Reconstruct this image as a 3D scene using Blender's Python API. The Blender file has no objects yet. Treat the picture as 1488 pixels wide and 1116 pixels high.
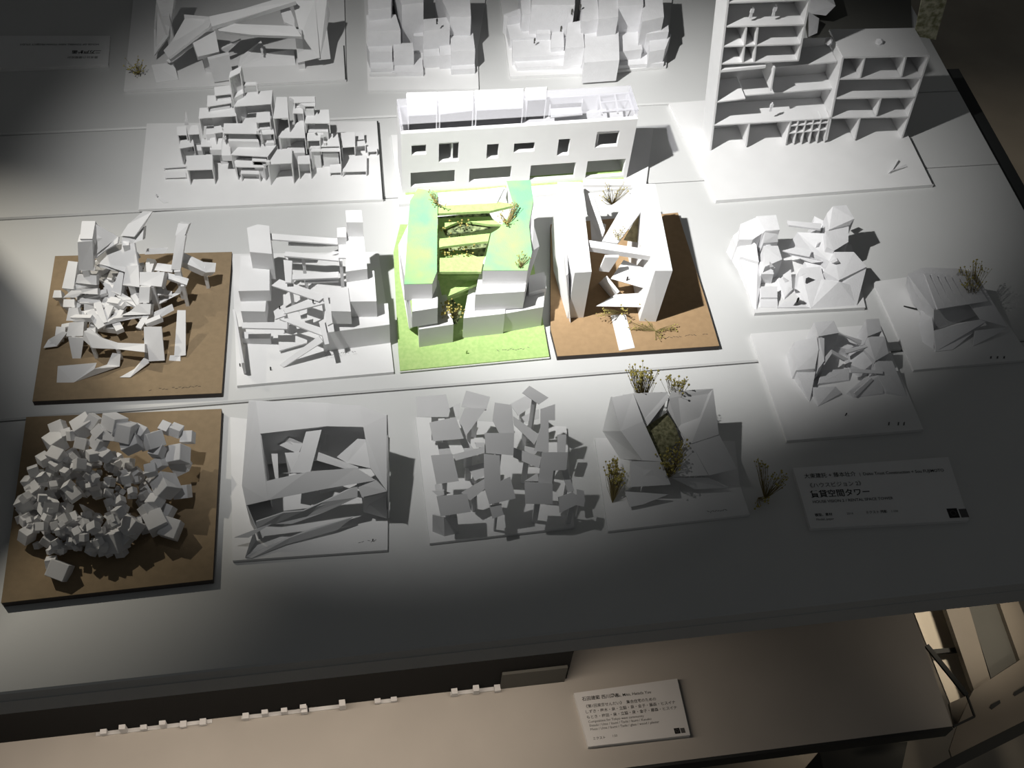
import bpy, bmesh, math, random
import numpy as np
from mathutils import Vector, Matrix
S = bpy.context.scene
col = S.collection

# ------------------------------------------------------------------ camera
F_PX, PITCH, ROLL, YAW = 1664.0, math.radians(54.015), math.radians(6.157), math.radians(13.1)
fw = np.array([0, math.cos(PITCH), -math.sin(PITCH)]); xx = np.array([1.0, 0, 0]); up = np.cross(xx, fw)
x2 = math.cos(ROLL)*xx + math.sin(ROLL)*up; u2 = -math.sin(ROLL)*xx + math.cos(ROLL)*up
c_, s_ = math.cos(-YAW), math.sin(-YAW); RZ = np.array([[c_, -s_, 0], [s_, c_, 0], [0, 0, 1]])
CX_, CU_, CW_ = RZ@x2, RZ@u2, RZ@fw
CAM = np.array([-0.18926835, -0.81333227, 1.15])
cd = bpy.data.cameras.new('camera'); cam = bpy.data.objects.new('camera', cd); col.objects.link(cam)
cd.sensor_fit = 'HORIZONTAL'; cd.sensor_width = 36.0; cd.lens = 36.0*F_PX/1488.0; cd.clip_start = 0.01
M = Matrix(((CX_[0], CU_[0], -CW_[0], CAM[0]), (CX_[1], CU_[1], -CW_[1], CAM[1]), (CX_[2], CU_[2], -CW_[2], CAM[2]), (0, 0, 0, 1)))
cam.matrix_world = M
S.camera = cam

# ------------------------------------------------------------------ world, lamps, exposure
w = bpy.data.worlds.new('world'); S.world = w; w.use_nodes = True
w.node_tree.nodes['Background'].inputs[0].default_value = (0.68, 0.70, 0.70, 1)
w.node_tree.nodes['Background'].inputs[1].default_value = 0.062
S.view_settings.view_transform = 'Standard'; S.view_settings.look = 'None'
S.view_settings.gamma = 1.0; S.view_settings.use_curve_mapping = False
S.view_settings.exposure = 0.0
def spot(name, loc, aim, energy, size, blend, color, rad):
    l = bpy.data.lights.new(name, 'SPOT'); l.energy = energy; l.spot_size = math.radians(size); l.spot_blend = blend
    l.color = color; l.shadow_soft_size = rad
    o = bpy.data.objects.new(name, l); col.objects.link(o); o.location = loc
    o.rotation_euler = (Vector(aim)-Vector(loc)).to_track_quat('-Z', 'Y').to_euler(); return o
spot('ceiling_spot', (-0.50, -0.06, 1.12), (-0.131, 0.268, 0), 47, 54, 1.0, (1.0, 0.99, 0.965), 0.012)
spot('ceiling_spot', (-0.505, -0.055, 1.12), (0.205, 0.300, 0), 110, 38, 1.0, (1.0, 0.99, 0.965), 0.012)
spot('floor_fill', (1.7, 1.5, 1.5), (1.45, 0.65, -0.8), 26, 44, 1.0, (1.0, 0.88, 0.72), 0.03)  # added fill to lift the dark floor beyond the table, no real fixture
spot('side_spot', (-1.30, 0.80, 1.35), (-0.70, 0.07, 0), 84, 27, 1.0, (1.0, 0.93, 0.79), 0.012)
al = bpy.data.lights.new('shelf_strip', 'AREA'); al.energy = 1.0; al.shape = 'RECTANGLE'; al.size = 0.8; al.size_y = 0.03; al.color = (1.0, 0.85, 0.70)
ao = bpy.data.objects.new('shelf_strip', al); col.objects.link(ao); ao.location = (-0.33, -0.308, -0.09); ao.rotation_euler = (math.radians(-18), 0, 0)
spot('rack_fill', (0.95, -0.75, 0.05), (0.72, -0.25, -0.45), 3, 45, 0.8, (1.0, 0.86, 0.70), 0.03)  # extra lamp added only to brighten the rack
spot('panel_fill', (0.72, -0.12, -0.13), (0.69, -0.20, -0.47), 3.2, 50, 0.8, (1.0, 0.86, 0.68), 0.02)  # added fill under the table to brighten the rack's back panel

# ------------------------------------------------------------------ helpers
def ray(px, py): return (px-744.0)/F_PX*CX_ - (py-558.0)/F_PX*CU_ + CW_
def at(px, py, z=0.0):
    d = ray(px, py); t = (z-CAM[2])/d[2]; return Vector(CAM+t*d)
def K(x0, y0, s): return lambda cx, cy, z=0.0: at(x0+cx/s, y0+cy/s, z)
def q(k, s, z=None):
    'parse "x,y x,y,z ..."; z in millimetres'
    out = []
    for t in s.split():
        a = [float(v) for v in t.split(',')]
        out.append(k(a[0], a[1], (a[2] if len(a) > 2 else z)/1000.0))
    return out

def qt(k, s, z, g, piv, own=0.0):
    'like q, with heights rising g mm per unit towards the back, and each piece tilted by own'
    T_ = [[float(v) for v in t.split(',')] for t in s.split()]; ym = sum(t[1] for t in T_)/len(T_)
    return [k(t[0], t[1], ((t[2] if len(t) > 2 else z)+max(0, g*(piv-t[1]))+own*(ym-t[1]))/1000.0) for t in T_]
def nd(nt, t, **kw):
    n = nt.nodes.new(t)
    for a, b in kw.items(): setattr(n, a, b)
    return n
def mat(name, base, rough=0.7, var=0.04, scale=60, bump=0.0, bscale=300, metal=0.0, base2=None, spec=0.3, stretch=None):
    m = bpy.data.materials.new(name); m.use_nodes = True; nt = m.node_tree; b = nt.nodes['Principled BSDF']
    tc = nd(nt, 'ShaderNodeTexCoord'); mp = nd(nt, 'ShaderNodeMapping'); nt.links.new(tc.outputs['Object'], mp.inputs[0])
    if stretch: mp.inputs['Scale'].default_value = stretch
    no = nd(nt, 'ShaderNodeTexNoise'); no.inputs['Scale'].default_value = scale; no.inputs['Detail'].default_value = 4
    nt.links.new(mp.outputs[0], no.inputs['Vector'])
    r = nd(nt, 'ShaderNodeValToRGB'); nt.links.new(no.outputs['Fac'], r.inputs[0])
    b2 = base2 or tuple(c*(1-var*2) for c in base)
    r.color_ramp.elements[0].position = 0.35; r.color_ramp.elements[1].position = 0.65
    r.color_ramp.elements[0].color = (*b2, 1); r.color_ramp.elements[1].color = (*base, 1)
    nt.links.new(r.outputs[0], b.inputs['Base Color'])
    b.inputs['Roughness'].default_value = rough; b.inputs['Metallic'].default_value = metal; b.inputs['Specular IOR Level'].default_value = spec
    if bump:
        n2 = nd(nt, 'ShaderNodeTexNoise'); n2.inputs['Scale'].default_value = bscale; n2.inputs['Detail'].default_value = 5
        nt.links.new(mp.outputs[0], n2.inputs['Vector'])
        bp = nd(nt, 'ShaderNodeBump'); bp.inputs['Strength'].default_value = bump; bp.inputs['Distance'].default_value = 0.001
        nt.links.new(n2.outputs['Fac'], bp.inputs['Height']); nt.links.new(bp.outputs[0], b.inputs['Normal'])
    return m
PAPER = mat('white_paper', (0.74, 0.74, 0.745), 0.8, 0.015, 40)
FOAM = mat('white_foam', (0.75, 0.75, 0.765), 0.75, 0.02, 90, 0.35, 420)
BOARD = mat('white_board', (0.76, 0.76, 0.76), 0.7, 0.015, 30)
CARD = mat('brown_board', (0.27, 0.20, 0.122), 0.85, 0.05, 120, 0.15, 600)
CARDEDGE = mat('brown_board_edge', (0.07, 0.06, 0.055), 0.85, 0.05)
GREEN = mat('green_flock', (0.44, 0.60, 0.23), 0.9, 0.1, 220, 0.5, 900, base2=(0.36, 0.54, 0.19))
TEAL = mat('teal_flock', (0.38, 0.56, 0.22), 0.9, 0.1, 22, 0.5, 900, base2=(0.22, 0.50, 0.29))
CARD2 = mat('tan_board', (0.36, 0.24, 0.13), 0.85, 0.05, 120, 0.15, 600)
STEEL = mat('painted_steel', (0.61, 0.615, 0.61), 0.42, 0.02, 8, 0.05, 300, spec=0.45)
DARK = mat('dark_steel', (0.035, 0.037, 0.036), 0.6, 0.05, 10)
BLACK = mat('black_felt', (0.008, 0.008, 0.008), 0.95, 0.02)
SHELF = mat('shelf_board', (0.50, 0.47, 0.43), 0.6, 0.03, 12)
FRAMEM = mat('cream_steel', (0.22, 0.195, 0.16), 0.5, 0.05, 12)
PANEL = mat('grey_panel', (0.10, 0.10, 0.09), 0.7, 0.05, 12)
FLOORM = mat('concrete_floor', (0.42, 0.38, 0.32), 0.8, 0.1, 5)
INK = mat('black_ink', (0.012, 0.012, 0.012), 0.6, 0.02)
GREYINK = mat('grey_ink', (0.10, 0.10, 0.10), 0.6, 0.02)
STEM = mat('dry_stem', (0.25, 0.20, 0.08), 0.9, 0.1)
BLOSSOM = mat('dry_blossom', (0.50, 0.43, 0.13), 0.9, 0.2, 200)
MOSS = mat('moss_net', (0.30, 0.29, 0.17), 0.95, 0.2, 260, 0.6, 900, base2=(0.10, 0.10, 0.05))
SHADESHRUB = mat('shaded_shrub', (0.34, 0.40, 0.20), 0.95, 0.2, 170, 0.6, 900, base2=(0.03, 0.045, 0.02))  # shrub green with the shade of the hollows painted in as dark mottling
SKIN = mat('skin', (0.5, 0.33, 0.24), 0.6, 0.03); HAIR = mat('hair', (0.02, 0.016, 0.013), 0.6, 0.1); CLOTH = mat('dark_cloth', (0.03, 0.03, 0.04), 0.9, 0.1)
def acrylic(nm, tr, lo, bc):
    m = bpy.data.materials.new(nm); m.use_nodes = True; nt = m.node_tree
    out = nt.nodes['Material Output']; g = nt.nodes['Principled BSDF']
    g.inputs['Base Color'].default_value = (bc, bc, bc*1.04, 1); g.inputs['Roughness'].default_value = 0.15
    t = nd(nt, 'ShaderNodeBsdfTransparent'); t.inputs[0].default_value = (tr, tr, tr*1.02, 1)
    mx = nd(nt, 'ShaderNodeMixShader'); lw = nd(nt, 'ShaderNodeLayerWeight'); lw.inputs[0].default_value = 0.35
    mr = nd(nt, 'ShaderNodeMapRange'); mr.inputs[3].default_value = lo; mr.inputs[4].default_value = 0.5
    nt.links.new(lw.outputs['Facing'], mr.inputs[0]); nt.links.new(mr.outputs[0], mx.inputs[0])
    nt.links.new(t.outputs[0], mx.inputs[1]); nt.links.new(g.outputs[0], mx.inputs[2]); nt.links.new(mx.outputs[0], out.inputs[0])
    return m
GLASS = acrylic('clear_acrylic', .93, .14, .85)
SHADEGLASS = acrylic('shade_tinted_acrylic', .36, .22, .16)  # tint darkened to put the shaded deck interior into the glass

class Thing:
    def __init__(s, name, label, cat, loc, group=None):
        o = bpy.data.objects.new(name, None); col.objects.link(o); o.location = loc; o.empty_display_size = 0.02
        o['label'] = label; o['category'] = cat
        if group: o['group'] = group
        s.o = o; s.loc = Vector(loc)
    def part(s, name, g, m, parent=None, kind=None, label=None, mats=None):
        V, Fc = g
        par = parent or s.o
        me = bpy.data.meshes.new(name); me.from_pydata([tuple(Vector(v)-s.loc) for v in V], [], Fc); me.update()
        me.materials.append(m)
        bm = bmesh.new(); bm.from_mesh(me); bmesh.ops.recalc_face_normals(bm, faces=bm.faces); bm.to_mesh(me); bm.free()
        o = bpy.data.objects.new(name, me); col.objects.link(o); o.parent = par
        if kind: o['kind'] = kind
        if label: o['label'] = label
        return o
def single(name, g, m, label=None, cat=None, kind=None, loc=(0, 0, 0), group=None):
    V, Fc = g; me = bpy.data.meshes.new(name); L = Vector(loc)
    me.from_pydata([tuple(Vector(v)-L) for v in V], [], Fc); me.materials.append(m)
    bm = bmesh.new(); bm.from_mesh(me); bmesh.ops.recalc_face_normals(bm, faces=bm.faces); bm.to_mesh(me); bm.free()
    o = bpy.data.objects.new(name, me); col.objects.link(o); o.location = loc
    if label: o['label'] = label
    if cat: o['category'] = cat
    if kind: o['kind'] = kind
    if group: o['group'] = group
    return o
def join(*gs):
    V, Fc = [], []
    for v, f in gs:
        n = len(V); V += [Vector(p) for p in v]; Fc += [tuple(i+n for i in t) for t in f]
    return V, Fc
def loops(top, bot):
    n = len(top); V = [Vector(p) for p in top]+[Vector(p) for p in bot]
    Fc = [tuple(range(n)), tuple(range(2*n-1, n-1, -1))]+[(i, n+i, n+(i+1) % n, (i+1) % n) for i in range(n)]
    return V, Fc
def prism(top, zb): return loops(top, [Vector((p[0], p[1], zb)) for p in top])
def slab(pts, t, down=False):
    n = Vector((0, 0, 0)); P = [Vector(p) for p in pts]
    for i in range(len(P)):
        a, b = P[i], P[(i+1) % len(P)]; n += a.cross(b)
    n.normalize()
    if n.z < 0: n = -n
    if down: n = Vector((0, 0, 1))
    return loops(P, [p-n*t for p in P])
def box(a, b):
    x0, y0, z0 = a; x1, y1, z1 = b
    return prism([Vector((x0, y0, z1)), Vector((x1, y0, z1)), Vector((x1, y1, z1)), Vector((x0, y1, z1))], z0)
def beam(a, b, w, h, upv=(0, 0, 1)):
    a, b = Vector(a), Vector(b); d = (b-a).normalized(); U = Vector(upv)
    sd = d.cross(U)
    if sd.length < 0.05: sd = d.cross(Vector((0, 1, 0)))
    sd.normalize(); n = sd.cross(d).normalized()
    f = lambda p: [p+sd*w/2+n*h/2, p-sd*w/2+n*h/2, p-sd*w/2-n*h/2, p+sd*w/2-n*h/2]
    return loops(f(a), f(b))
def hull(pts):
    bm = bmesh.new()
    for p in pts: bm.verts.new(p)
    r = bmesh.ops.convex_hull(bm, input=bm.verts)
    for v in [v for v in bm.verts if not v.link_faces]: bm.verts.remove(v)
    bm.verts.index_update(); V = [v.co.copy() for v in bm.verts]; Fc = [tuple(v.index for v in f.verts) for f in bm.faces]
    bm.free(); return V, Fc
def cen(P): return sum((Vector(p) for p in P), Vector((0, 0, 0)))/len(P)
def inset(P, k):
    c = cen(P); return [c+(Vector(p)-c)*k for p in P]
def openbox(P, zb, t=0.0012, back=True):
    'P: FL FR BR BL of the roof; hollow box, open towards the front'
    FL, FR, BR, BL = P
    g = [prism(P, FL.z-t)]
    z = FL.z-t
    def wall(a, b):
        d = (b-a).normalized(); n = Vector((-d.y, d.x, 0))*t
        if (cen(P)-a).dot(n) < 0: n = -n
        T = [Vector((p.x, p.y, z)) for p in (a, b, b+n, a+n)]
        return prism(T, zb)
    g.append(wall(FL, BL)); g.append(wall(FR, BR))
    if back: g.append(wall(BL, BR))
    return join(*g)
ICO = None
def ball(c, r, sub=0):
    global ICO
    if ICO is None:
        bm = bmesh.new(); bmesh.ops.create_icosphere(bm, subdivisions=1, radius=1); bm.verts.index_update()
        ICO = ([v.co.copy() for v in bm.verts], [tuple(v.index for v in f.verts) for f in bm.faces]); bm.free()
    return [Vector(c)+v*r for v in ICO[0]], ICO[1]
def stem(a, b, r):
    return beam(a, b, r, r)
def sprig(T, pts, foot, n, seed, r=0.0011, name='dried_tree', twig=0.012):
    'a dried flower sprig: stems fan from foot to blossoms scattered round the given points'
    R = random.Random(seed); stems = []; bl = []
    foot = Vector(foot)
    for i in range(n):
        p = Vector(R.choice(pts)); p = p+Vector((R.gauss(0, 1)*twig*.55, R.gauss(0, 1)*twig*.55, R.gauss(0, 1)*twig*.45))
        mid = foot.lerp(p, 0.55)+Vector((R.uniform(-1, 1), R.uniform(-1, 1), 0))*0.002
        stems.append(stem(foot, mid, 0.00035)); stems.append(stem(mid, p, 0.00028))
        bl.append(ball(p, r*R.uniform(.6, 1.35)))
    o = T.part(name, join(*stems), STEM)
    T.part('blossom', join(*bl), BLOSSOM, parent=o, kind='stuff')
    return o
def text(body, P0, ex, ey, size, m, T, bold=0.0, name='lettering', align='LEFT'):
    cu = bpy.data.curves.new(name, 'FONT'); cu.body = body; cu.size = size; cu.align_x = align; cu.offset = bold; cu.resolution_u = 2
    tmp = bpy.data.objects.new(name, cu); col.objects.link(tmp)
    dg = bpy.context.evaluated_depsgraph_get(); me = bpy.data.meshes.new_from_object(tmp.evaluated_get(dg))
    bpy.data.objects.remove(tmp)
    ex = Vector(ex).normalized(); ez = Vector((0, 0, 1)); n = ex.cross(Vector(ey)).normalized(); ey = n.cross(ex)
    for v in me.vertices: v.co = Vector(P0)-T.loc+ex*v.co.x+ey*v.co.y+n*0.0002
    me.materials.clear(); me.materials.append(m); me.name = name
    o = bpy.data.objects.new(name, me); col.objects.link(o); o.parent = T.o; return o

# ------------------------------------------------------------------ setting
FZ = -0.80
single('floor', box((-2.5, -2.0, FZ-.02), (3.2, 3.2, FZ)), FLOORM, kind='structure')
single('wall_back', box((-2.5, 3.0, FZ), (3.2, 3.05, 2.2)), FLOORM, kind='structure')
tb = Thing('display_table', 'large pale grey steel-topped table carrying all the white models', 'table', (0, 0.2, -0.05))
X0, X1 = -0.90, 0.787
ys = [-0.333, 0.005, 0.334, 0.500, 0.835, 1.16]
for i in range(5):
    a, b = ys[i]+.0009, ys[i+1]-.0009; T_ = 0.002
    V = [Vector((X0, a+T_, 0)), Vector((X1-T_, a+T_, 0)), Vector((X1-T_, b-T_, 0)), Vector((X0, b-T_, 0))]
    W = [Vector((X0, a, -T_)), Vector((X1, a, -T_)), Vector((X1, b, -T_)), Vector((X0, b, -T_))]
    g1 = loops(V, W); g2 = prism(W, -.02)
    tb.part('panel', (join(g1, g2)), STEEL)
tb.part('apron', box((X0, -.333, -.052), (X1, -.327, -.0202)), STEEL)
tb.part('apron', box((X1-.006, -.3269, -.052), (X1, 1.16, -.0202)), STEEL)
tb.part('inner_frame', box((X0+.01, -.315, -.085), (X1-.03, 1.15, -.021)), DARK)
tb.part('side_rail', box((X1+.0005, .02, -.062), (X1+.030, .565, -.012)), DARK)
for (x, y) in ((X1-.1, .25), (X1-.1, 1.05), (X0+.1, -.2), (X0+.1, 1.05)):
    tb.part('leg', box((x-.02, y-.02, FZ), (x+.02, y+.02, -.0851)), DARK)

ls = Thing('low_shelf', 'low beige shelf board lit from above, under the front edge of the table', 'shelf', (0, 0, -.37))
LZ = -.35
e1 = at(1384, 1055, LZ); e2 = at(1188, 1080, LZ); e3 = at(1328, 894, LZ); dd = (e2-e1).normalized(); bk = (e3-e1).normalized()
FLn = e1+dd*1.7
ls.part('shelf_board', prism([FLn, e1, e1+bk*.5, FLn+bk*.5], LZ-.012), SHELF)
ls.part('shelf_edge', prism([FLn-Vector((0, .004, .001)), e1-Vector((0, .004, .001)), e1-Vector((0, 0.0002, .001)), FLn-Vector((0, 0.0002, .001))], LZ-.03), DARK)
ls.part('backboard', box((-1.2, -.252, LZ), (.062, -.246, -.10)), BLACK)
ls.part('backboard_end', box((-.03, -.2565, LZ+.0002), (.058, -.2525, LZ+.05)), PANEL)
for t_ in (.06, 1.5):
    c0 = e1+dd*t_+bk*.06
    ls.part('leg', box((c0.x-.012, c0.y-.012, FZ), (c0.x+.012, c0.y+.012, LZ-.0122)), DARK)

# cream steel rack lower right, with its lit back panel
kz = K(1188, 860, 4.36)
rk = Thing('steel_rack', 'cream steel rack end with slotted foot rail, lower right beside the low shelf', 'rack', at(1430, 1010, -.45))
def rp(s, z): return q(kz, s, z)
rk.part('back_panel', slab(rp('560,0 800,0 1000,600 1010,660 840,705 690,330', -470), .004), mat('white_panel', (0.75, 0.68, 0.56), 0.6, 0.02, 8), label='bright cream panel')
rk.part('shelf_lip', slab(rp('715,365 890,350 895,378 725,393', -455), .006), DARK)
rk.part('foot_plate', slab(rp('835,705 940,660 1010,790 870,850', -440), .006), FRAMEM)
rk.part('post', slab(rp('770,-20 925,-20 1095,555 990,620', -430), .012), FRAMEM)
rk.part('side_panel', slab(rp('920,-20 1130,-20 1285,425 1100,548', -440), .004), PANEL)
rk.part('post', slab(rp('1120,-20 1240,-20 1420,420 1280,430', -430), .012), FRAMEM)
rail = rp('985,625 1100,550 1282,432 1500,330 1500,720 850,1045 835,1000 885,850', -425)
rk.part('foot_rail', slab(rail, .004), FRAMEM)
for s in ('1090,735 1105,745 1160,705 1155,685 1100,715', '1240,650 1250,660 1330,615 1320,590 1245,635'):
    rk.part('slot', slab(rp(s, -424), .0012), DARK)
rk.part('rail_edge', slab(rp('850,1045 1500,720 1500,800 870,1116 700,1130', -432), .004), DARK)
rk.part('brace_rod', beam(kz(690, 340, -.40), kz(945, 655, -.40), .007, .004), DARK)
rk.part('hook', join(beam(kz(945, 655, -.40), kz(995, 790, -.40), .0025, .003), beam(kz(995, 790, -.40), kz(860, 855, -.40), .003, .003)), DARK)
hb = Thing('cable_box', 'dark box on the floor below the shelf front, lower right', 'box', at(1240, 1110, FZ))
hb.part('body', prism(q(kz, '20,1000 560,960 520,1130 60,1150', -520), FZ), DARK)
hb.part('lid', prism(q(kz, '10,990 570,950 530,1140 50,1160', -515), -.5199), PANEL)

# ------------------------------------------------------------------ caption cards
def card(T, BL, BR, TR, TL, th, lines, sq):
    T.part('plate', prism([BL, BR, TR, TL], BL.z-th), BOARD)
    ex = (BR-BL); W = ex.length; ex = ex.normalized(); ey = (TL-BL); H = ey.length; ey = ey.normalized()
    for (u, v, sz, m, bold, s) in lines:
        text(s, BL+ex*(u*W)+ey*(v*H), ex, ey, sz, m, T, bold)
    if sq:
        u, v, a = sq; p = BL+ex*(u*W)+ey*(v*H)
        sq_ = [p, p+ex*a, p+ex*a+ey*a, p+ey*a]
        T.part('icon', prism([x+Vector((0, 0, .0003)) for x in sq_], BL.z), INK)
        c = cen(sq_)+Vector((0, 0, .0004))
        T.part('icon_ring', join(*[beam(c+(ex*math.cos(t)+ey*math.sin(t))*a*.27, c+(ex*math.cos(t+.8)+ey*math.sin(t+.8))*a*.27, .0006, .0002) for t in [i*math.pi/4 for i in range(8)]]), GREYINK)
        p = p+ex*(a*1.15)
        T.part('icon', prism([x+Vector((0, 0, .0003)) for x in (p, p+ex*a*.75, p+ex*a*.75+ey*a*.9, p+ey*a*.9)], BL.z), GREYINK)
t = Thing('caption_card', 'white caption card with Japanese title in black, on the dark right end of the table', 'card', at(1290, 720, 0))
z = .006
card(t, at(1178, 768, z), at(1408, 756, z), at(1378, 664, z), at(1152, 680, z), .0059, [
    (.055, .82, .0070, INK, .00005, '大東建託 + 藤本壮介'), (.41, .82, .0056, INK, .00006, '|  Daito Trust Construction + Sou FUJIMOTO'),
    (.055, .66, .0072, INK, .00002, '《ハウスビジョン 2》'), (.06, .50, .0105, INK, .00014, '賃貸空間タワー'), (.06, .40, .0052, INK, .00004, 'HOUSE VISION 2 / RENTAL SPACE TOWER'),
    (.05, .19, .0042, INK, .00006, '模型、素材'), (.05, .12, .0040, INK, .0, 'Model, paper'), (.25, .19, .0040, GREYINK, .0, '2016'), (.37, .19, .0042, INK, .00004, 'ミクスト 撮影'), (.53, .19, .0040, GREYINK, .0, '1:100')],
    (.885, .05, .0125))
t = Thing('caption_card', 'small caption card with tight black text, on the low shelf under the table edge', 'card', at(925, 1040, LZ))
z = LZ+.008
card(t, at(855, 1085, z), at(1003, 1068, z), at(984, 986, z), at(834, 1007, z), .0079, [
    (.06, .84, .0062, INK, .00008, '石田建築 西川周志'), (.38, .84, .0056, INK, .00003, 'Wu, Mito, Hatada Yuu'),
    (.06, .70, .0052, INK, .00003, '《第1回東京せんだい》'), (.48, .70, .0052, INK, .00003, '集合住宅のための'),
    (.055, .60, .0052, INK, .00003, 'しずき・梅木・泉・立脇・泉・金子・藤森・ヒスイナ'), (.055, .50, .0052, INK, .00003, 'もとき・梅田・泉・立脇・泉・金子・藤森・ヒスイナ'),
    (.06, .42, .0046, INK, 0, 'Competition for Tokyo west community'), (.06, .35, .0046, INK, 0, 'Shizuki / Ume / Izumi / Tachi / Izumi / Kaneko'),
    (.06, .28, .0046, INK, 0, 'Moto / Ume / Izumi / Tachi / glass / wood / plaster'), (.06, .11, .0044, INK, .00003, 'ミクスト'), (.25, .12, .0042, GREYINK, 0, '1:50')],
    (.86, .05, .0075))
t = Thing('caption_card', 'dim caption card lying upside down at the upper left, facing the far side', 'card', at(70, 75, 0))
z = .006
card(t, at(160, 52, z), at(-30, 52, z), at(-30, 101, z), at(157, 94, z), .0059, [
    (.08, .72, .0056, GREYINK, 0, '藤本壮介建築設計'), (.06, .52, .0085, INK, .0002, '二万戸計画'), (.08, .28, .0050, INK, .00005, 'HOUSE OF TOWERS, NEW TOWN PROJECT STUDY')], None)

# ------------------------------------------------------------------ models
G = 'architectural models on the table'
def model(label, px, py, name='architectural_model'):
    return Thing(name, label, 'architectural model', at(px, py, 0), G)
def base(T, P, zt, m=BOARD, edge=None, name='base_board'):
    if edge:
        o = T.part(name, prism(P, zt-.0008), m)
        T.part('board_core', prism([Vector((p.x, p.y, zt-.0008)) for p in P], .0003), edge)
    else: T.part(name, prism(P, .0003), m)
def prop(T, P, zb, z0, k=.45, m=PAPER, name='support'):
    Q = [Vector((p.x, p.y, zb)) for p in inset(P, k)]
    if zb-z0 > .002: T.part(name, prism(Q, z0), m)
def figure(T, p, h=.012, m=PAPER):
    p = Vector(p)
    T.part('scale_figure', join(beam(p, p+Vector((0, 0, h*.5)), h*.13, h*.1), beam(p+Vector((h*.12, 0, 0)), p+Vector((h*.03, 0, h*.5)), h*.11, h*.1),
        beam(p+Vector((0.0005, 0, h*.45)), p+Vector((0.0005, 0, h*.82)), h*.26, h*.16), ball(p+Vector((0.0005, 0, h*.92)), h*.1)), m)

def scribble(T, a, b, m=GREYINK, seed=1, n=14, h=.0016):
    'a pencilled note: small connected strokes along a line'
    R = random.Random(seed); a, b = Vector(a), Vector(b); g = []
    for i in range(n):
        if R.random() < .22: continue
        p = a.lerp(b, i/n); q_ = a.lerp(b, (i+.8)/n)
        g.append(beam(p+Vector((0, R.uniform(-h, h), .0002)), q_+Vector((0, R.uniform(-h, h), .0002)), .0004, .0003))
    T.part('pencil_note', join(*g), m)
# --- A: village of stacked open boxes
T = model('white model of heaped open-fronted box rooms like a hillside village', 380, 230)
k = K(180, 80, 3.543)
base(T, q(k, '75,795 1335,742 1305,340 118,352', 5), .005)
A = [('325,592 458,588 455,512 320,518', 33, 5), ('575,575 725,578 690,530 565,535', 30, 5), ('740,562 865,555 865,480 790,485', 44, 5),
     ('550,513 740,523 790,458 600,460', 45, 22), ('895,560 960,558 955,515 895,520', 34, 5), ('960,495 1115,495 1110,425 1000,430', 41, 5),
     ('1125,600 1250,597 1250,515 1170,520', 15, 5), ('1060,605 1120,603 1118,560 1060,565', 12, 5), ('1120,475 1190,470 1190,395 1115,400', 30, 5),
     ('1190,470 1245,465 1240,440 1190,445', 20, 5), ('1190,437 1238,432 1236,395 1190,400', 16, 5), ('1255,497 1305,494 1300,470 1250,470', 14, 5), ('800,425 935,425 925,330 830,380', 66, 36),
     ('930,350 1060,350 1055,280 945,285', 78, 60), ('940,440 1010,438 1015,398 945,400', 58, 42), ('1010,470 1112,468 1100,400 1012,402', 46, 30),
     ('768,325 848,322 840,215 785,215', 92, 55), ('868,298 925,300 920,255 875,258', 88, 62), ('930,262 985,262 985,212 850,214', 97, 90),
     ('510,402 710,405 680,350 515,352', 72, 56), ('680,348 755,342 752,292 683,295', 84, 70), ('712,408 775,405 765,360 705,362', 68, 50),
     ('385,325 580,312 565,265 390,272', 86, 55), ('428,265 555,245 550,205 430,208', 97, 90), ('468,208 555,198 545,155 465,165', 107, 98),
     ('565,265 760,250 765,180 610,195', 97, 62), ('540,118 600,88 605,55 548,85', 140, 104), ('275,412 325,410 320,365 272,368', 52, 20),
     ('330,408 390,405 382,360 345,362', 56, 24), ('285,480 362,468 355,430 290,440', 40, 10), ('465,402 512,396 500,362 465,368', 64, 30),
     ('600,610 700,612 690,585 605,585', 20, 5), ('395,470 450,470 445,425 400,430', 44, 20), ('205,582 322,574 318,562 210,570', 10, 5), ('212,632 322,628 318,600 214,606', 9, 5),
     ('660,545 735,548 735,520 662,518', 38, 30), ('875,245 985,240 983,212 875,215', 99, 90)]
for s, zt, zb in A:
    P = q(k, s, zt); T.part('box_room', openbox(P, zb/1000), PAPER)
    if zb > 12: prop(T, P, zb/1000, .005, .8)
for s in ('440,470 480,400 520,470', '500,500 520,440 548,500'):
    a, b, c = q(k, s, 46)
    g = Vector((0, .012, 0)); b2 = Vector((b.x, b.y, .056))
    T.part('gable_house', hull([Vector((a.x, a.y, .040)), Vector((c.x, c.y, .040)), b2, a+g, c+g, b2+g, Vector((a.x, a.y, .03)), Vector((c.x, c.y, .03))]), PAPER)
a = k(620, 198, .097); bb = k(690, 196, .097)
T.part('arch_frame', join(beam(a, a+Vector((0, 0, .016)), .0016, .006), beam(bb, bb+Vector((0, 0, .016)), .0016, .006), beam(a+Vector((0, 0, .016)), bb+Vector((0, 0, .016)), .006, .0016)), PAPER)
T.part('spire', hull([k(312, 360, .05), k(335, 360, .05), k(325, 345, .05), k(318, 285, .075)]), PAPER)
T.part('chimney', join(beam(k(985, 398, .058), k(985, 398, .066), .002, .002), beam(k(1188, 468, .02), k(1188, 468, .036), .001, .004)), PAPER)
figure(T, k(170, 735, .005), .008, FOAM); T.part('label_tag', slab(q(k, '175,740 200,738 230,758 205,762', 5.6), .0004), PAPER)
for i, (x, y, zt) in enumerate(((1035, 462, 46), (745, 560, 44), (1022, 420, 58), (690, 400, 72), (520, 430, 60))):
    p = k(x, y, zt/1000); T.part('roof_hatch', box((p.x-.002, p.y-.002, p.z), (p.x+.002, p.y+.002, p.z+.005)), PAPER)

T.part('board_groove', beam(k(1306, 340, .0056), k(1336, 742, .0056), .0022, .0008), DARK)
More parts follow.
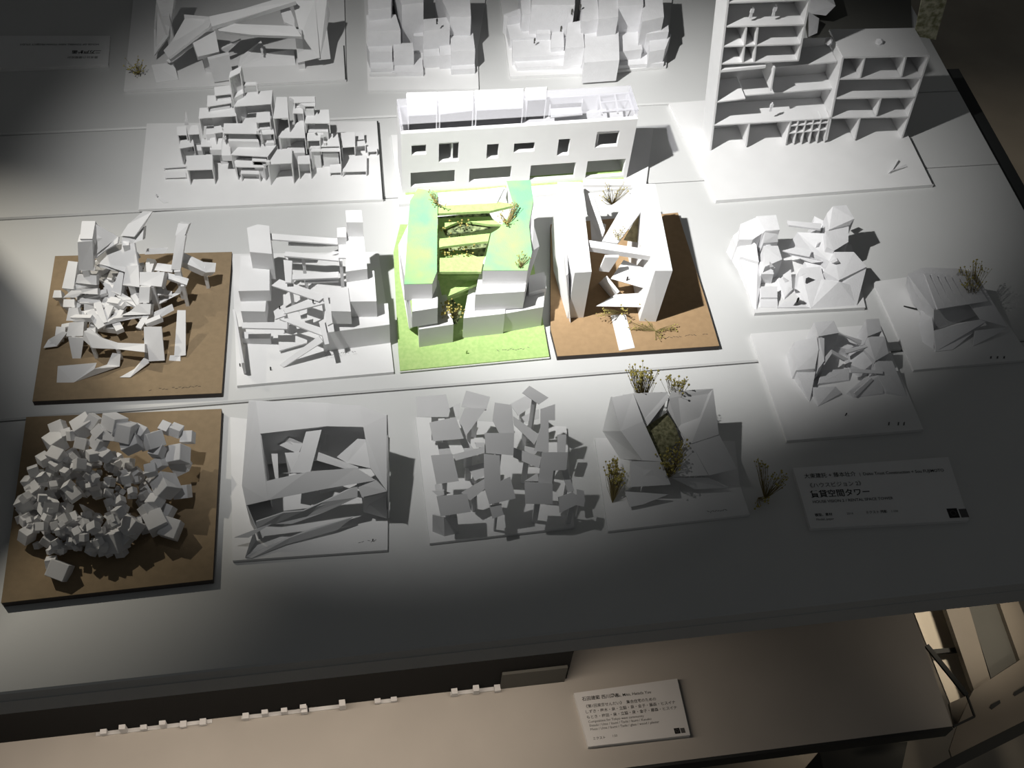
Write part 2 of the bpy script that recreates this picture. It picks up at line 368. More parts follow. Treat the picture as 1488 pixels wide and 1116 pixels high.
# --- B: long slab block with holes
T = model('long white model block with punched square windows and a glazed upper deck', 745, 220)
k = K(560, 100, 3.543)
a = k(118, 640, .005); b = k(1255, 560, .005); e = (b-a).normalized(); nn = Vector((-e.y, e.x, 0))
if nn.y < 0: nn = -nn
def onp(px, py, a_, n_):
    d = Vector(ray(px, py)); c = Vector(CAM); return c+d*(((a_-c).dot(n_))/d.dot(n_))
def uw(kx, ky, k0, a_, e_, n_):
    p = onp(k0[0]+kx/k0[2], k0[1]+ky/k0[2], a_, n_); return (p-a_).dot(e_), p.z
kb = (560, 100, 3.543)
base(T, [a+e*-.015-nn*.02, b+e*.02-nn*.02, b+e*.06+nn*.10, a+e*-.012+nn*.12], .005)
TLu, TRu = uw(65, 335, kb, a, e, nn), uw(1315, 258, kb, a, e, nn)
ztop = (TLu[1]+TRu[1])/2
def facade(T, a, e, nn, uL, uR, z0, z1, holes, th, m, name):
    'a wall with rectangular holes: grid of cells minus the holes'
    us = sorted(set([uL, uR]+[h[0] for h in holes]+[h[2] for h in holes])); zs = sorted(set([z0, z1]+[h[1] for h in holes]+[h[3] for h in holes]))
    bm = bmesh.new(); vs = {}
    def v(i, j, s):
        if (i, j, s) not in vs: vs[(i, j, s)] = bm.verts.new(a+e*us[i]+nn*(th if s else 0)+Vector((0, 0, zs[j]-a.z)))
        return vs[(i, j, s)]
    solid = lambda i, j: 0 <= i < len(us)-1 and 0 <= j < len(zs)-1 and not any(h[0] <= (us[i]+us[i+1])/2 <= h[2] and h[1] <= (zs[j]+zs[j+1])/2 <= h[3] for h in holes)
    for i in range(len(us)-1):
        for j in range(len(zs)-1):
            if not solid(i, j): continue
            bm.faces.new([v(i, j, 0), v(i+1, j, 0), v(i+1, j+1, 0), v(i, j+1, 0)]); bm.faces.new([v(i, j, 1), v(i, j+1, 1), v(i+1, j+1, 1), v(i+1, j, 1)])
            for (di, dj, A_, B_) in ((-1, 0, (i, j), (i, j+1)), (1, 0, (i+1, j), (i+1, j+1)), (0, -1, (i, j), (i+1, j)), (0, 1, (i, j+1), (i+1, j+1))):
                if not solid(i+di, j+dj): bm.faces.new([v(*A_, 0), v(*B_, 0), v(*B_, 1), v(*A_, 1)])
    bm.verts.index_update(); V = [x.co.copy() for x in bm.verts]; Fc = [tuple(y.index for y in f.verts) for f in bm.faces]; bm.free()
    return T.part(name, (V, Fc), m)
holes = []
for (x0, y0, x1, y1) in ((135, 392, 210, 442), (275, 380, 378, 478), (522, 388, 583, 462), (662, 382, 768, 428), (888, 362, 948, 445), (1085, 322, 1200, 402),
                         (130, 528, 358, 602), (432, 508, 648, 578), (746, 490, 976, 568), (1036, 470, 1230, 555)):
    u0, w0 = uw(x0, (y0+y1)/2, kb, a, e, nn); u1, w1 = uw(x1, (y0+y1)/2, kb, a, e, nn); um, wt = uw((x0+x1)/2, y0, kb, a, e, nn); um, wb = uw((x0+x1)/2, y1, kb, a, e, nn)
    holes.append((u0, max(wb, .0075), u1, wt))
UL, UR = TLu[0]*.5, TRu[0]*.5+(b-a).length*.5
facade(T, a, e, nn, TLu[0]+.004, TRu[0]-.004, .0051, ztop, holes, .006, PAPER, 'front_wall')
D = .052
UL, UR = TLu[0]+.004, TRu[0]-.004
def lb(u0, u1, d0, d1, z0, z1):
    A_ = a+e*u0+nn*d0; B_ = a+e*u1+nn*d0; C_ = a+e*u1+nn*d1; D_ = a+e*u0+nn*d1
    return prism([Vector((p.x, p.y, z1)) for p in (A_, B_, C_, D_)], z0)
T.part('side_wall', lb(UL, UL+.004, .0062, D, .0051, ztop), PAPER); T.part('side_wall', lb(UR-.004, UR, .0062, D, .0051, ztop-.0), PAPER)
T.part('back_wall', lb(UL, UR, D, D+.003, .0051, ztop), PAPER)
T.part('floor_slab', lb(UL+.0042, UR-.0042, .0062, D, .050, .053), PAPER)
T.part('floor_slab', lb(UL+.0042, UR-.0042, .0062, D, .086, .089), PAPER)
T.part('lawn', lb(UL+.0042, UR-.0042, -.003, .016, .0051, .0058), GREEN, label='pale green strip')
for u in (.06, .13, .20, .262): T.part('inner_wall', lb(u, u+.002, .0062, D, .0532, .0858), PAPER)
# upper deck: white roofs on glazed fronts
kx = lambda x, y: at(560+x/3.543, 100+y/3.543, ztop+.012)
zr = ztop+.014
def deck(x0, x1, yb0, yf0, yb1, yf1, zt, roof=True):
    P = [k(x0+8, yf0, zt), k(x1-4, yf1, zt), k(x1, yb1, zt), k(x0, yb0, zt)]
    if roof: T.part('deck_roof', prism(P, zt-.0015), PAPER)
    FLc, FRc, BRc, BLc = P
    hgt = zt-.0016-.089
    T.part('deck_window', slab([Vector((FLc.x, FLc.y+.001, zt-.0016)), Vector((FRc.x, FRc.y+.001, zt-.0016)), Vector((FRc.x, FRc.y+.001, .0892)), Vector((FLc.x, FLc.y+.001, .0892))], .0008), SHADEGLASS)
    for p, r in ((FLc, BLc), (FRc, BRc)):
        T.part('deck_wall', prism([Vector((p.x-.0008, p.y, zt-.0016)), Vector((p.x+.0008, p.y, zt-.0016)), Vector((r.x+.0008, r.y, zt-.0016)), Vector((r.x-.0008, r.y, zt-.0016))], .0892), PAPER)
    T.part('deck_wall', prism([Vector((BLc.x, BLc.y-.001, zt-.0016)), Vector((BRc.x, BRc.y-.001, zt-.0016)), Vector((BRc.x, BRc.y, zt-.0016)), Vector((BLc.x, BLc.y, zt-.0016))], .0892), PAPER)
deck(110, 268, 122, 240, 118, 232, .116); deck(272, 455, 118, 232, 112, 212, .118); deck(460, 712, 110, 212, 100, 200, .118)
deck(722, 832, 98, 160, 92, 155, .124)
deck(842, 1018, 140, 182, 135, 172, .112, False)
P = q(k, '1100,140 1262,125', 114)
for i in range(3):
    p = P[0].lerp(P[1], i/2); T.part('lattice_bar', beam(p, p+Vector((-.002, -.035, -.003)), .0022, .0022), PAPER); T.part('lattice_post', beam(p, Vector((p.x, p.y, .0892)), .0022, .0022), PAPER)
for s in ((0, 0), (-.013, -.001), (-.03, -.0025)):
    T.part('lattice_bar', beam(P[0]+Vector((-.001, s[0], s[1])), P[1]+Vector((-.001, s[0], s[1])), .0022, .0022), PAPER)
T.part('deck_tray', prism(q(k, '850,250 1015,235 1005,175 850,190', 104), .1025), PAPER)
T.part('deck_cover', lb(UL, UR, .004, D+.002, .1262, .127), GLASS, label='clear acrylic cover')
T.part('cover_side', lb(UR-.001, UR, .004, D+.002, .1147, .126), GLASS)
T.part('cover_side', lb(UL, UL+.001, .004, D+.002, .1147, .126), GLASS)

# --- C: bookcase tower
T = model('tall white open-grid tower model like a set of upright shelves', 1180, 160)
k = K(980, 0, 3.543); kc = (980, 0, 3.543)
a = k(185, 775, .006); b = k(1170, 712, .006); e = (b-a).normalized(); nn = Vector((-e.y, e.x, 0))
if nn.y < 0: nn = -nn
P = q(k, '215,1032 1335,950 1205,700 95,785', 6)
P[2] = P[2]+(P[2]-P[1])*1.1; P[3] = P[3]+(P[3]-P[0])*1.1
base(T, P, .006)
T.part('board_groove', beam(k(1208, 700, .0066), k(1330, 948, .0066), .0012, .0006), DARK)
DP = .045
def plate(x0, y0, x1, y1, th=.0022, d0=0.0, d1=DP, name='shelf', m=PAPER):
    p0 = onp(980+x0/3.543, y0/3.543, a+nn*d0, nn); p1 = onp(980+x1/3.543, y1/3.543, a+nn*d0, nn)
    d = (p1-p0).normalized(); s = d.cross(nn).normalized()*th/2
    g = loops([p0+s, p1+s, p1-s, p0-s], [p0+s+nn*(d1-d0), p1+s+nn*(d1-d0), p1-s+nn*(d1-d0), p0-s+nn*(d1-d0)])
    T.part(name, g, m)
W_ = 'upright'
plate(186, 773, 292, -120, .0026, name=W_); plate(1172, 711, 1312, 285, .0026, name=W_)
plate(783, 722, 868, 300, .0026, name=W_); plate(637, 312, 720, -120, .0026, name=W_)
plate(370, 752, 386, 640, name=W_); plate(574, 745, 601, 625, name=W_); plate(930, 718, 956, 608, name=W_)
plate(1040, 595, 1064, 507, name=W_); plate(957, 400, 981, 297, name=W_); plate(1170, 395, 1192, 293, name=W_)
plate(497, 468, 516, 348, name=W_); plate(352, 322, 371, 143, name=W_); plate(410, 325, 430, 143, name=W_)
plate(205, 645, 802, 610); plate(802, 608, 1205, 603); plate(836, 508, 1240, 500); plate(853, 408, 1268, 402); plate(866, 297, 1312, 287, .003, 0, .06, name='roof_terrace')
plate(215, 527, 365, 508); plate(365, 492, 832, 455, d0=.012)
plate(233, 368, 470, 345, .004); plate(505, 352, 835, 318, d0=.010)
plate(246, 330, 640, 312); plate(257, 240, 650, 228); plate(270, 138, 668, 128); plate(283, 15, 690, 0)
# low back wall panels give the cells their shaded backs
def back(x0, y0, x1, y1, x2, y2, x3, y3):
    P4 = [onp(980+x/3.543, y/3.543, a, nn)+nn*(DP+.0002) for x, y in ((x0, y0), (x1, y1), (x2, y2), (x3, y3))]
    T.part('back_panel', loops(P4, [p+nn*.0015 for p in P4]), PAPER)
back(186, 773, 783, 722, 866, 300, 246, 330); back(783, 722, 1172, 711, 1312, 287, 866, 297); back(246, 330, 637, 312, 720, -120, 292, -120)
for i in range(6):
    x = 600+i*39.5; plate(x-24, 744-i*2.8, x, 624-i*4, .0016, 0, .016, 'grid_upright')
for j in range(1, 3):
    plate(600-8*j, 626+38*j-14, 800-8*j, 610+36*j-14, .0016, 0, .016, 'grid_shelf')
figure(T, onp(980+490/3.543, 572/3.543, a+nn*.004, nn), .016, FOAM)
for x, y in ((388, 92), (505, 82)): figure(T, onp(980+x/3.543, y/3.543, a+nn*.008, nn), .018, FOAM)
for x in (822, 1085):
    p = onp(980+x/3.543, 292/3.543, a, nn); p = Vector((p.x, p.y+.028, p.z+.0035)); T.part('dome', ball(p, .006), FOAM)
T.part('folded_bench', join(slab(q(k, '1095,895 1110,898 1155,822,12 1145,815,12', 6.4), .001), slab(q(k, '1100,895 1200,858 1190,845 1115,880,11', 7), .001)), PAPER)
P = [onp(980+x/3.543, y/3.543, a+nn*.058, nn) for x, y in ((1235, 185), (1345, 205), (1440, -130), (1300, -130))]
T.part('speckled_screen', loops(P, [p+nn*.002 for p in P]), mat('speckled_net', (0.62, 0.60, 0.45), .9, .2, 130, base2=(0.22, 0.22, 0.12)), label='olive speckled upright screen')

# --- R: pale lump and dark plate behind the bookcase
T = model('pale folded model on a dark board partly hidden behind the tall grid tower', 1230, 20)
base(T, q(k, '690,185 1225,150 1215,-60 640,-60', 5), .005, PANEL)
T.part('petal', hull(q(k, '690,70,30 780,80,30 830,30,45 800,-60,50 690,-60,50 740,60,8 800,60,8')), FOAM)
T.part('petal', hull(q(k, '690,190,12 735,170,12 745,95,28 690,60,40 700,180,5.2 740,150,5.2')), FOAM)

# --- D: green terraced model
T = model('white stepped model with lime and teal green flocked terraces, centre of the table', 690, 420)
k = K(550, 240, 3.486)
base(T, q(k, '110,1040 865,968 800,600 760,300 110,300 76,440 100,930', 6), .006, GREEN)
T.part('board_edge', slab(q(k, '108,1048 868,976 865,968 110,1040', 4), .002), BOARD)
mids = []
def block(s, zt, zb, m=PAPER, top=None, name='terrace_block'):
    P = q(k, s, zt)
    if top: T.part(name, prism([Vector((p.x, p.y, p.z-.0008)) for p in P], zb/1000), m); T.part('green_roof', prism(P, zt/1000-.0008), top)
    else: T.part(name, prism(P, zb/1000), m)
block('130,603 272,600 296,540 300,140 200,118 160,180 150,300', 104, 74, PAPER, TEAL)
block('528,533 755,533 778,440 762,300 785,180 770,75 650,80 690,220 610,320 570,345', 104, 76, PAPER, TEAL)
block('170,742 300,722 300,500 200,300 165,400', 76, 46); block('205,832 380,806 330,600 180,500', 42, 6)
block('490,655 740,640 790,420 780,200 640,300 520,500', 78, 46); block('640,752 835,718 850,560 640,560', 44, 6)
block('430,775 640,752 660,560 470,560', 46, 6); block('762,645 850,622 840,540 760,560', 52, 30)
for s, z_ in (('295,245 565,232 640,215 700,200 600,185 300,200', 102), ('300,418 330,412 555,385 565,345 310,372', 98), ('300,540 520,540 535,462 310,470', 96),
              ('350,665 500,600 500,570 360,630', 60), ('300,500 520,470 400,430 310,440', 76), ('300,330 420,280 560,300 620,300 560,260 300,270', 80)):
    P = q(k, s, z_); T.part('green_walkway', slab(P, .004), GREEN)
for s in ('290,150 640,110 600,190 300,205', ):
    T.part('pale_deck', prism(q(k, s, 103), .098), PAPER)
T.part('leaning_wall', slab(q(k, '100,405,90 150,300,102 140,600,100 170,820,30 155,830,8 108,560,60'), .002), PAPER)
T.part('leaning_wall', slab(q(k, '785,170,103 788,310,100 815,410,90 740,640,76 775,440,100'), .002), PAPER)
T.part('green_slope', slab(q(k, '300,560,70 510,560,70 470,640,40 330,700,30'), .002), GREEN)
for s, z_ in (('298,262 420,250 560,240 600,310 480,335 340,352', 72), ('322,425 400,405 552,392 530,462 390,482', 66), ('310,680 380,680 420,740 400,800 330,805', 24)):
    T.part('shade_net', slab(q(k, s, z_), .002), SHADESHRUB, label='dark green mottled shrub sheet, shade painted in')  # sheets added in the holes to darken the interior
cw = [k(x, y, .085) for x, y in ((350, 330), (430, 300), (400, 440), (350, 450), (460, 430))]
sprig(T, cw, k(400, 420, .03), 60, 3, .0012, twig=.010)
sprig(T, [k(x, y, .05) for x, y in ((350, 700), (370, 740), (400, 720), (330, 740))], k(370, 790, .006), 60, 4, .0013, twig=.008)
sprig(T, [k(x, y, .112) for x, y in ((620, 250), (680, 240), (690, 200), (650, 290))], k(650, 300, .104), 60, 5, .0008, twig=.006, name='blossom_twig')
sprig(T, [k(x, y, .112) for x, y in ((270, 150), (280, 180), (330, 200))], k(300, 200, .104), 30, 6, .0008, twig=.006)
sprig(T, [k(x, y, .112) for x, y in ((720, 450), (700, 500), (760, 460))], k(720, 520, .104), 25, 7, .0007, twig=.005)
figure(T, k(445, 955, .006), .007, GREEN); scribble(T, k(600, 940, .006), k(780, 925, .006), seed=2)

# --- E: portal model on brown board
T = model('white portal-like model with leaning slats between two thick panels, on a brown board', 900, 400)
k = K(780, 240, 3.487)
base(T, q(k, '105,968 925,915 865,715 715,240 70,300 70,830', 9), .009, CARD2, CARDEDGE)
zt = 98
T.part('thick_panel', prism(q(k, '192,545 278,540 225,85 105,85 118,300', zt), .009), PAPER)
Pt = q(k, '600,535,98 688,535,98 600,95,98 500,95,98'); Pb = q(k, '520,790,9 603,793,9 560,420,9 455,420,9')
T.part('thick_panel', loops(Pt, Pb), PAPER)
T.part('thin_panel', loops(q(k, '118,120,98 130,120,98 160,545,90 150,560,90'), q(k, '112,330,9 118,330,9 172,800,9 165,790,9')), PAPER)
for s, t_ in (('265,380 585,430 585,462 270,415,92', .010), ('330,385 410,395 560,190 560,95 490,110', .003), ('235,110,80 285,150,80 345,330,50 330,372,45 255,250,60', .003),
              ('315,525,60 365,530,60 415,455,88 345,455,88', .004), ('375,575,48 575,632,48 590,540,62 440,480,62', .003), ('300,715,26 550,720,26 590,645,40 400,655,36', .003), ('325,590,10 395,670,10 420,640,40 355,560,50', .004),
              ('235,100,98 480,100,98 480,70,96 235,70,96', .004), ('270,270,40 350,300,40 330,430,20 280,420,20', .003)):
    T.part('slat', slab(q(k, s, 95), t_), PAPER)
T.part('net_veil', slab(q(k, '440,380,60 560,400,60 555,280,80 520,240,90'), .001), mat('ochre_veil', (0.42, 0.36, 0.2), .9, .2, 150), label='ochre mottled veil')
T.part('path_strip', prism(q(k, '418,940 497,925 450,755 375,760', 9.6), .009), PAPER)
sprig(T, q(k, '350,110 400,130 340,160 440,120', 100), k(380, 200, .05), 50, 11, .0007, twig=.007)
sprig(T, q(k, '400,340 420,370 440,330', 102), k(410, 380, .09), 25, 12, .0007, twig=.005)
sprig(T, q(k, '350,745 450,690 480,680 440,740 330,750', 28), k(430, 745, .010), 70, 13, .0009, twig=.006)
sprig(T, q(k, '490,815 560,800 630,850 700,830 620,880', 12), k(600, 840, .009), 60, 14, .0008, twig=.006)
figure(T, k(455, 585, .050), .008, CARDEDGE); scribble(T, k(600, 880, .009), k(870, 855, .009), CARDEDGE, 3, 18)

# --- F: strip-and-block model beside the green one
T = model('white model of stepped towers joined by zigzag strips, left of the green one', 450, 450)
k = K(320, 280, 3.487)
base(T, q(k, '85,978 880,908 840,560 800,300 60,310', 5), .005)
def blk(s, zt, zb=5, name='block', m=PAPER): P = q(k, s, zt); return T.part(name, prism(P, zb/1000), m)
blk('92,498 250,495 250,315 105,318', 62, 42); blk('150,300 262,310 248,168 190,160 135,178', 92, 45, 'tower')
blk('105,600 228,602 235,520 100,520', 42, 20); blk('110,738 255,740 255,705 112,705', 16)
T.part('wall_strip', beam(k(75, 620, .035), k(120, 890, .0205), .003, .03), PAPER)
blk('640,552 792,550 780,395 640,395', 72); blk('562,600 662,602 648,480 550,482', 74, 50)
blk('635,400 745,385 725,205 640,200', 92, 5, 'tower'); blk('640,150 722,150 715,88 635,90', 118, 92, 'tower'); blk('592,225 640,225 635,175 592,178', 100, 60)
blk('515,712 858,668 850,560 530,600', 42)
for s, z_ in (('240,205 640,235 645,265 245,235', 84), ('325,320 600,345 600,320 330,298', 74), ('345,262 500,268 640,262 500,245 345,250', 70), ('350,440 600,430 600,400 350,415', 68), ('260,470,60 500,550,60 540,520,60 300,438,62', 60),
              ('495,520 530,560 330,612 320,590', 56), ('110,685 340,690 340,655 110,658', 44), ('300,640,44 520,725,44 530,690,44 360,635,44', 44), ('500,725,40 520,755,38 320,885,6 300,872,6', 20),
              ('520,510 540,500 570,660 545,672', 72), ('500,655 525,640 552,765 530,770', 50), ('600,330 640,330 640,230 600,230', 86), ('320,340 365,345 360,455 330,455', 70), ('430,455 600,448 600,435 430,440', 60), ('490,330 640,270 650,290 510,335', 66),
              ('270,600 330,560 335,620 280,640', 48), ('290,700 440,740 440,760 300,800', 12), ('400,600 440,590 440,630 410,635', 30), ('330,330 360,350 490,350 500,330', 60)):
    T.part('strip', slab(q(k, s, z_), .0022), PAPER)
for x, y, z_ in ((345, 305, 68), (350, 430, 62), (520, 525, 54), (330, 605, 50), (525, 715, 40), (420, 330, 66), (610, 340, 70)):
    p = k(x, y, z_/1000); T.part('post', beam(Vector((p.x, p.y, .005)), p, .004, .004), PAPER)
scribble(T, k(530, 825, .010), k(690, 805, .010), seed=7); figure(T, k(470, 560, .058), .007, DARK); figure(T, k(255, 900, .005), .007, DARK); figure(T, k(100, 880, .005), .006, DARK); figure(T, k(300, 590, .048), .006, DARK)

# --- G: branching folded strips on brown board
T = model('tangled white model of branching folded paper towers on a brown board, left side', 185, 470)
k = K(0, 280, 3.28)
base(T, [at(47, 583, .009), at(322, 571, .009), at(337, 366, .009), at(80, 372, .009)], .009, CARD, CARDEDGE)
GB = [('375,370,70 445,370,70 440,230,112 370,235,112', 8), ('380,220,115 440,220,115 455,135,122 390,135,122', 16), ('295,455,50 350,460,50 370,330,66 325,325,66', 8), ('455,150,118 565,210,100 450,300,84 445,225,105', 3),
      ('450,300,84 500,260,88 565,210,102 560,240,98 500,275,86 455,312,80', 3), ('575,205,100 640,210,100 680,165,108 725,90,124 680,90,124 610,150,110', 4), ('575,240,90 635,240,90 680,225,96 685,165,104 590,180,104', 14),
      ('450,310,70 540,250,84 640,240,90 660,360,70 600,380,66 480,340,66', 4), ('460,350,62 600,385,60 605,360,66 470,340,66', 8), ('585,440,60 665,450,60 660,345,74 600,350,74', 10),
      ('665,440,62 770,448,62 785,378,72 665,378,72', 10), ('735,370,60 820,380,60 830,345,66 750,335,66', 8), ('815,365,64 860,370,62 885,205,100 840,205,100', 8), ('835,205,100 880,205,100 900,150,112 850,145,112', 12),
      ('870,330,60 980,380,46 1025,378,40 1030,335,40 970,330,50 875,285,66', 6), ('790,405,56 890,440,50 900,410,50 800,380,58', 4), ('830,480,34 860,440,48 890,430,48 860,480,34 760,530,28 740,520,28', 4),
      ('385,480,50 465,485,50 465,455,54 390,460,54', 6), ('300,500,44 360,500,44 400,470,50 340,465,50', 6), ('250,500,30 295,500,30 290,465,34 258,465,34', 8), ('300,545,38 355,545,38 355,508,42 303,508,42', 9),
      ('315,610,36 385,612,36 370,548,46 328,548,46', 6), ('315,685,32 395,683,32 400,615,42 330,620,42', 9), ('262,680,22 308,682,22 312,640,26 268,638,26', 6), ('207,740,14 270,732,14 320,665,28 300,660,28 230,700,16', 4),
      ('345,790,9 385,790,9 400,690,32 325,690,32', 8), ('270,905,9 350,905,9 450,870,9 570,828,12 575,770,24 535,765,24 510,820,12 450,840,20 460,812,24 275,828,24', 3),
      ('395,700,36 440,740,32 560,745,30 690,760,34 690,720,36 560,715,34 480,690,40 430,650,46 400,660,46', 6), ('690,805,14 785,800,14 770,640,44 685,640,44', 10), ('570,880,10 620,880,10 710,810,14 700,770,20 640,840,12', 5),
      ('830,780,12 885,775,12 885,560,40 845,560,40', 9), ('805,800,9 860,803,9 860,775,12 810,775,12', 6), ('660,525,50 710,525,50 715,450,66 665,450,66', 8), ('575,585,44 715,580,46 720,530,54 660,530,54 620,565,46', 6),
      ('470,620,34 540,600,40 660,585,42 700,590,42 560,615,34 480,640,34', 5), ('565,540,40 660,540,40 655,508,46 570,512,46', 6), ('530,470,50 575,490,48 590,380,62 570,370,62', 5), ('690,295,64 785,290,64 800,265,70 700,270,70', 3),
      ('500,560,34 560,590,30 570,560,34 520,530,40', 5), ('480,540,32 520,545,32 525,510,40 490,510,40', 10), ('400,560,28 480,580,28 480,550,32 400,530,36', 5), ('360,430,52 460,440,52 460,395,60 370,390,60', 5), ('720,620,30 830,560,34 820,530,40 710,580,36', 6),
      ('410,665,40 455,670,40 455,640,44 415,645,44', 5)]
for s, t_ in GB: T.part('folded_strip', slab(q(k, s), max(.002, min(t_*1.9 if 4 < t_ < 12 else t_, min(v.z for v in q(k, s))*1000-11)/1000)), PAPER)
RG = random.Random(12)
for i in range(60):
    x, y = RG.uniform(330, 800), RG.uniform(330, 640); z_ = RG.uniform(14, 46); an = RG.choice([.3, -.5, 1.2, -1.1, .05, 2.0])+RG.uniform(-.2, .2)
    p = k(x, y, z_/1000); d = Vector((math.cos(an), math.sin(an), RG.uniform(-.5, .5)))*RG.uniform(.008, .020)
    T.part('folded_strip', beam(p-d, p+d, RG.uniform(.005, .011), RG.uniform(.002, .009)), PAPER)
for x, y, z_ in ((405, 360, 66), (325, 450, 46), (625, 430, 56), (720, 440, 56), (845, 365, 58), (350, 540, 34), (350, 680, 28), (735, 795, 10), (865, 770, 9), (690, 520, 46), (600, 240, 88), (560, 740, 26), (440, 730, 28), (280, 490, 24), (285, 675, 18), (970, 355, 44), (870, 440, 44)):
    p = k(x, y, z_/1000+.004); d = .0075 if z_ > 50 else .004
    if z_ > 12: T.part('post', beam(Vector((p.x, p.y, .009)), p, d, d), PAPER)

scribble(T, k(710, 940, .009), k(960, 922, .009), CARDEDGE, 4, 16)
# --- H: heap of cubes
T = model('heap of small white foam cubes in a rough dome on a brown board', 165, 740)
k = K(0, 570, 3.28)
base(T, [at(1.5, 876, .010), at(309, 842, .010), at(322, 594, .010), at(38, 606, .010)], .010, CARD, CARDEDGE)
R = random.Random(5)
me0 = bpy.data.meshes.new('cube'); v_, f_ = box((-.5, -.5, -.5), (.5, .5, .5)); me0.from_pydata([tuple(v) for v in v_], [], f_)
bm = bmesh.new(); bm.from_mesh(me0); bmesh.ops.recalc_face_normals(bm, faces=bm.faces); bmesh.ops.bevel(bm, geom=bm.edges, offset=.025, segments=1, affect='EDGES'); bm.to_mesh(me0); bm.free(); me0.materials.append(FOAM)
def cube(p, s, rot):
    o = bpy.data.objects.new('cube', me0); col.objects.link(o); o.parent = T.o; o.location = Vector(p)-T.loc; o.scale = (s, s*R.uniform(.85, 1.1), s*R.uniform(.85, 1.15)); o.rotation_euler = rot
EX = [(280, 175, 66, 60), (265, 240, 62, 75), (210, 320, 52, 52), (160, 375, 46, 46), (135, 425, 40, 44), (215, 415, 52, 50), (165, 465, 38, 56), (125, 525, 32, 64), (122, 612, 26, 44), (130, 680, 20, 62), (225, 705, 18, 46), (270, 740, 16, 48),
      (305, 665, 26, 50), (245, 810, 16, 46), (285, 850, 15, 80), (300, 745, 16, 40), (400, 160, 84, 80), (440, 140, 90, 56), (350, 205, 80, 50), (390, 245, 78, 60), (470, 240, 80, 60), (545, 145, 96, 78), (600, 190, 92, 80), (530, 205, 88, 56),
      (625, 245, 80, 70), (670, 190, 80, 54), (725, 230, 70, 84), (790, 170, 60, 50), (840, 182, 58, 50), (895, 215, 50, 54), (845, 300, 48, 84), (860, 345, 34, 70), (790, 445, 42, 90), (870, 475, 24, 66), (800, 565, 22, 50), (745, 620, 28, 88), (815, 650, 22, 84),
      (625, 640, 30, 76), (545, 710, 20, 90), (490, 745, 18, 50), (600, 700, 20, 56), (395, 710, 18, 46), (350, 490, 60, 52), (325, 450, 66, 44), (380, 345, 78, 46), (275, 600, 34, 38), (345, 610, 34, 56), (230, 545, 40, 70), (270, 300, 66, 60), (265, 345, 62, 44),
      (750, 280, 62, 60), (720, 370, 58, 46), (180, 605, 30, 28), (320, 200, 74, 44), (480, 190, 88, 54), (500, 300, 76, 50), (440, 300, 78, 44), (760, 340, 52, 50), (740, 520, 36, 60), (700, 560, 34, 54), (560, 180, 94, 50), (640, 170, 84, 44)]
for x, y, z_, s in EX:
    cube(k(x, y, z_/1000+.004), s/3.28*.00078, (R.uniform(0, 1.5), R.uniform(0, 1.5), R.uniform(0, 1.5)))
cx = k(440, 560, .01)
n = 0
while n < 220:
    th = R.uniform(0, 2*math.pi); ph = math.acos(R.uniform(.0, 1)); rr = R.uniform(.70, .93) if R.random() < .7 else R.uniform(.3, .8)
    p = Vector((cx.x+math.cos(th)*math.sin(ph)*.082*rr, cx.y+math.sin(th)*math.sin(ph)*.074*rr, .012+math.cos(ph)*.068*rr))
    if p.z < .014: continue
    # a hollow facing the viewer
    if math.cos(ph) > .82 and p.y < cx.y-.0: continue
    cube(p, R.uniform(.005, .0105), (R.uniform(0, 1.5), R.uniform(0, 1.5), R.uniform(0, 1.5))); n += 1
T.part('rubble', join(*[hull([Vector((cx.x+math.cos(t)*r_*.062+R.uniform(-.008, .008), cx.y+math.sin(t)*r_*.056, .010+R.uniform(0, 1)*.05*(1-r_*.6))) for r_ in (R.uniform(.1, 1),) for t in [t0+R.uniform(-.25, .25) for _ in range(7)]]) for t0 in [i*.33 for i in range(19)]]), FOAM, kind='stuff')

# --- I: X-frame folded sheet model
T = model('white folded-sheet model with an X-shaped opening in its roof, front row second from left', 450, 700)
k = K(320, 560, 4.133)
base(T, q(k, '75,1052 1005,988 1010,300 60,190', 5), .005)
for s, t_ in (('215,95,66 640,110,72 640,245,72 240,290,68', 2), ('840,120,72 1000,180,70 1002,635,64 905,500,66 860,250,72', 2), ('640,110,72 840,120,72 860,250,72 640,245,72', 2),
              ('275,575,60 520,520,66 815,495,66 935,570,62 640,620,58 285,690,56', 2), ('170,95,60 215,95,66 240,290,66 275,570,60 285,690,56 155,720,46 130,600,50', 2),
              ('820,590,56 935,570,62 1002,636,60 850,672,50', 2), ('520,262,66 610,262,67 540,525,62 420,525,60 470,430,62', 2), ('290,330,40 390,305,56 495,350,62 470,412,58', 2),
              ('388,405,50 480,400,60 430,525,60 410,530,50', 2), ('590,400,60 830,490,54 820,522,54 580,450,58', 2), ('700,430,54 825,320,60 885,325,60 910,500,60 760,465,54', 2),
              ('490,630,50 585,622,54 545,722,32 482,710,34', 2), ('600,620,50 740,600,56 735,622,50 600,650,44', 2), ('215,820,36 380,765,46 500,755,46 620,700,50 825,600,56 825,672,50 620,765,38 430,832,30 330,832,30 218,860,28', 2),
              ('150,1030,7 420,915,14 560,860,18 800,790,22 700,870,10 400,955,7 190,1038,6', 2), ('80,915,22 170,915,22 310,830,32 215,862,28', 2), ('850,675,40 1000,640,48 1000,800,10 860,760,16', 2), ('305,410,34 345,410,34 350,560,34 330,560,34', 2), ('600,250,66 660,250,66 650,400,30 600,395,40', 2)):
    T.part('sheet', slab(qt(k, s, None, .042, 720), t_/1000), PAPER)
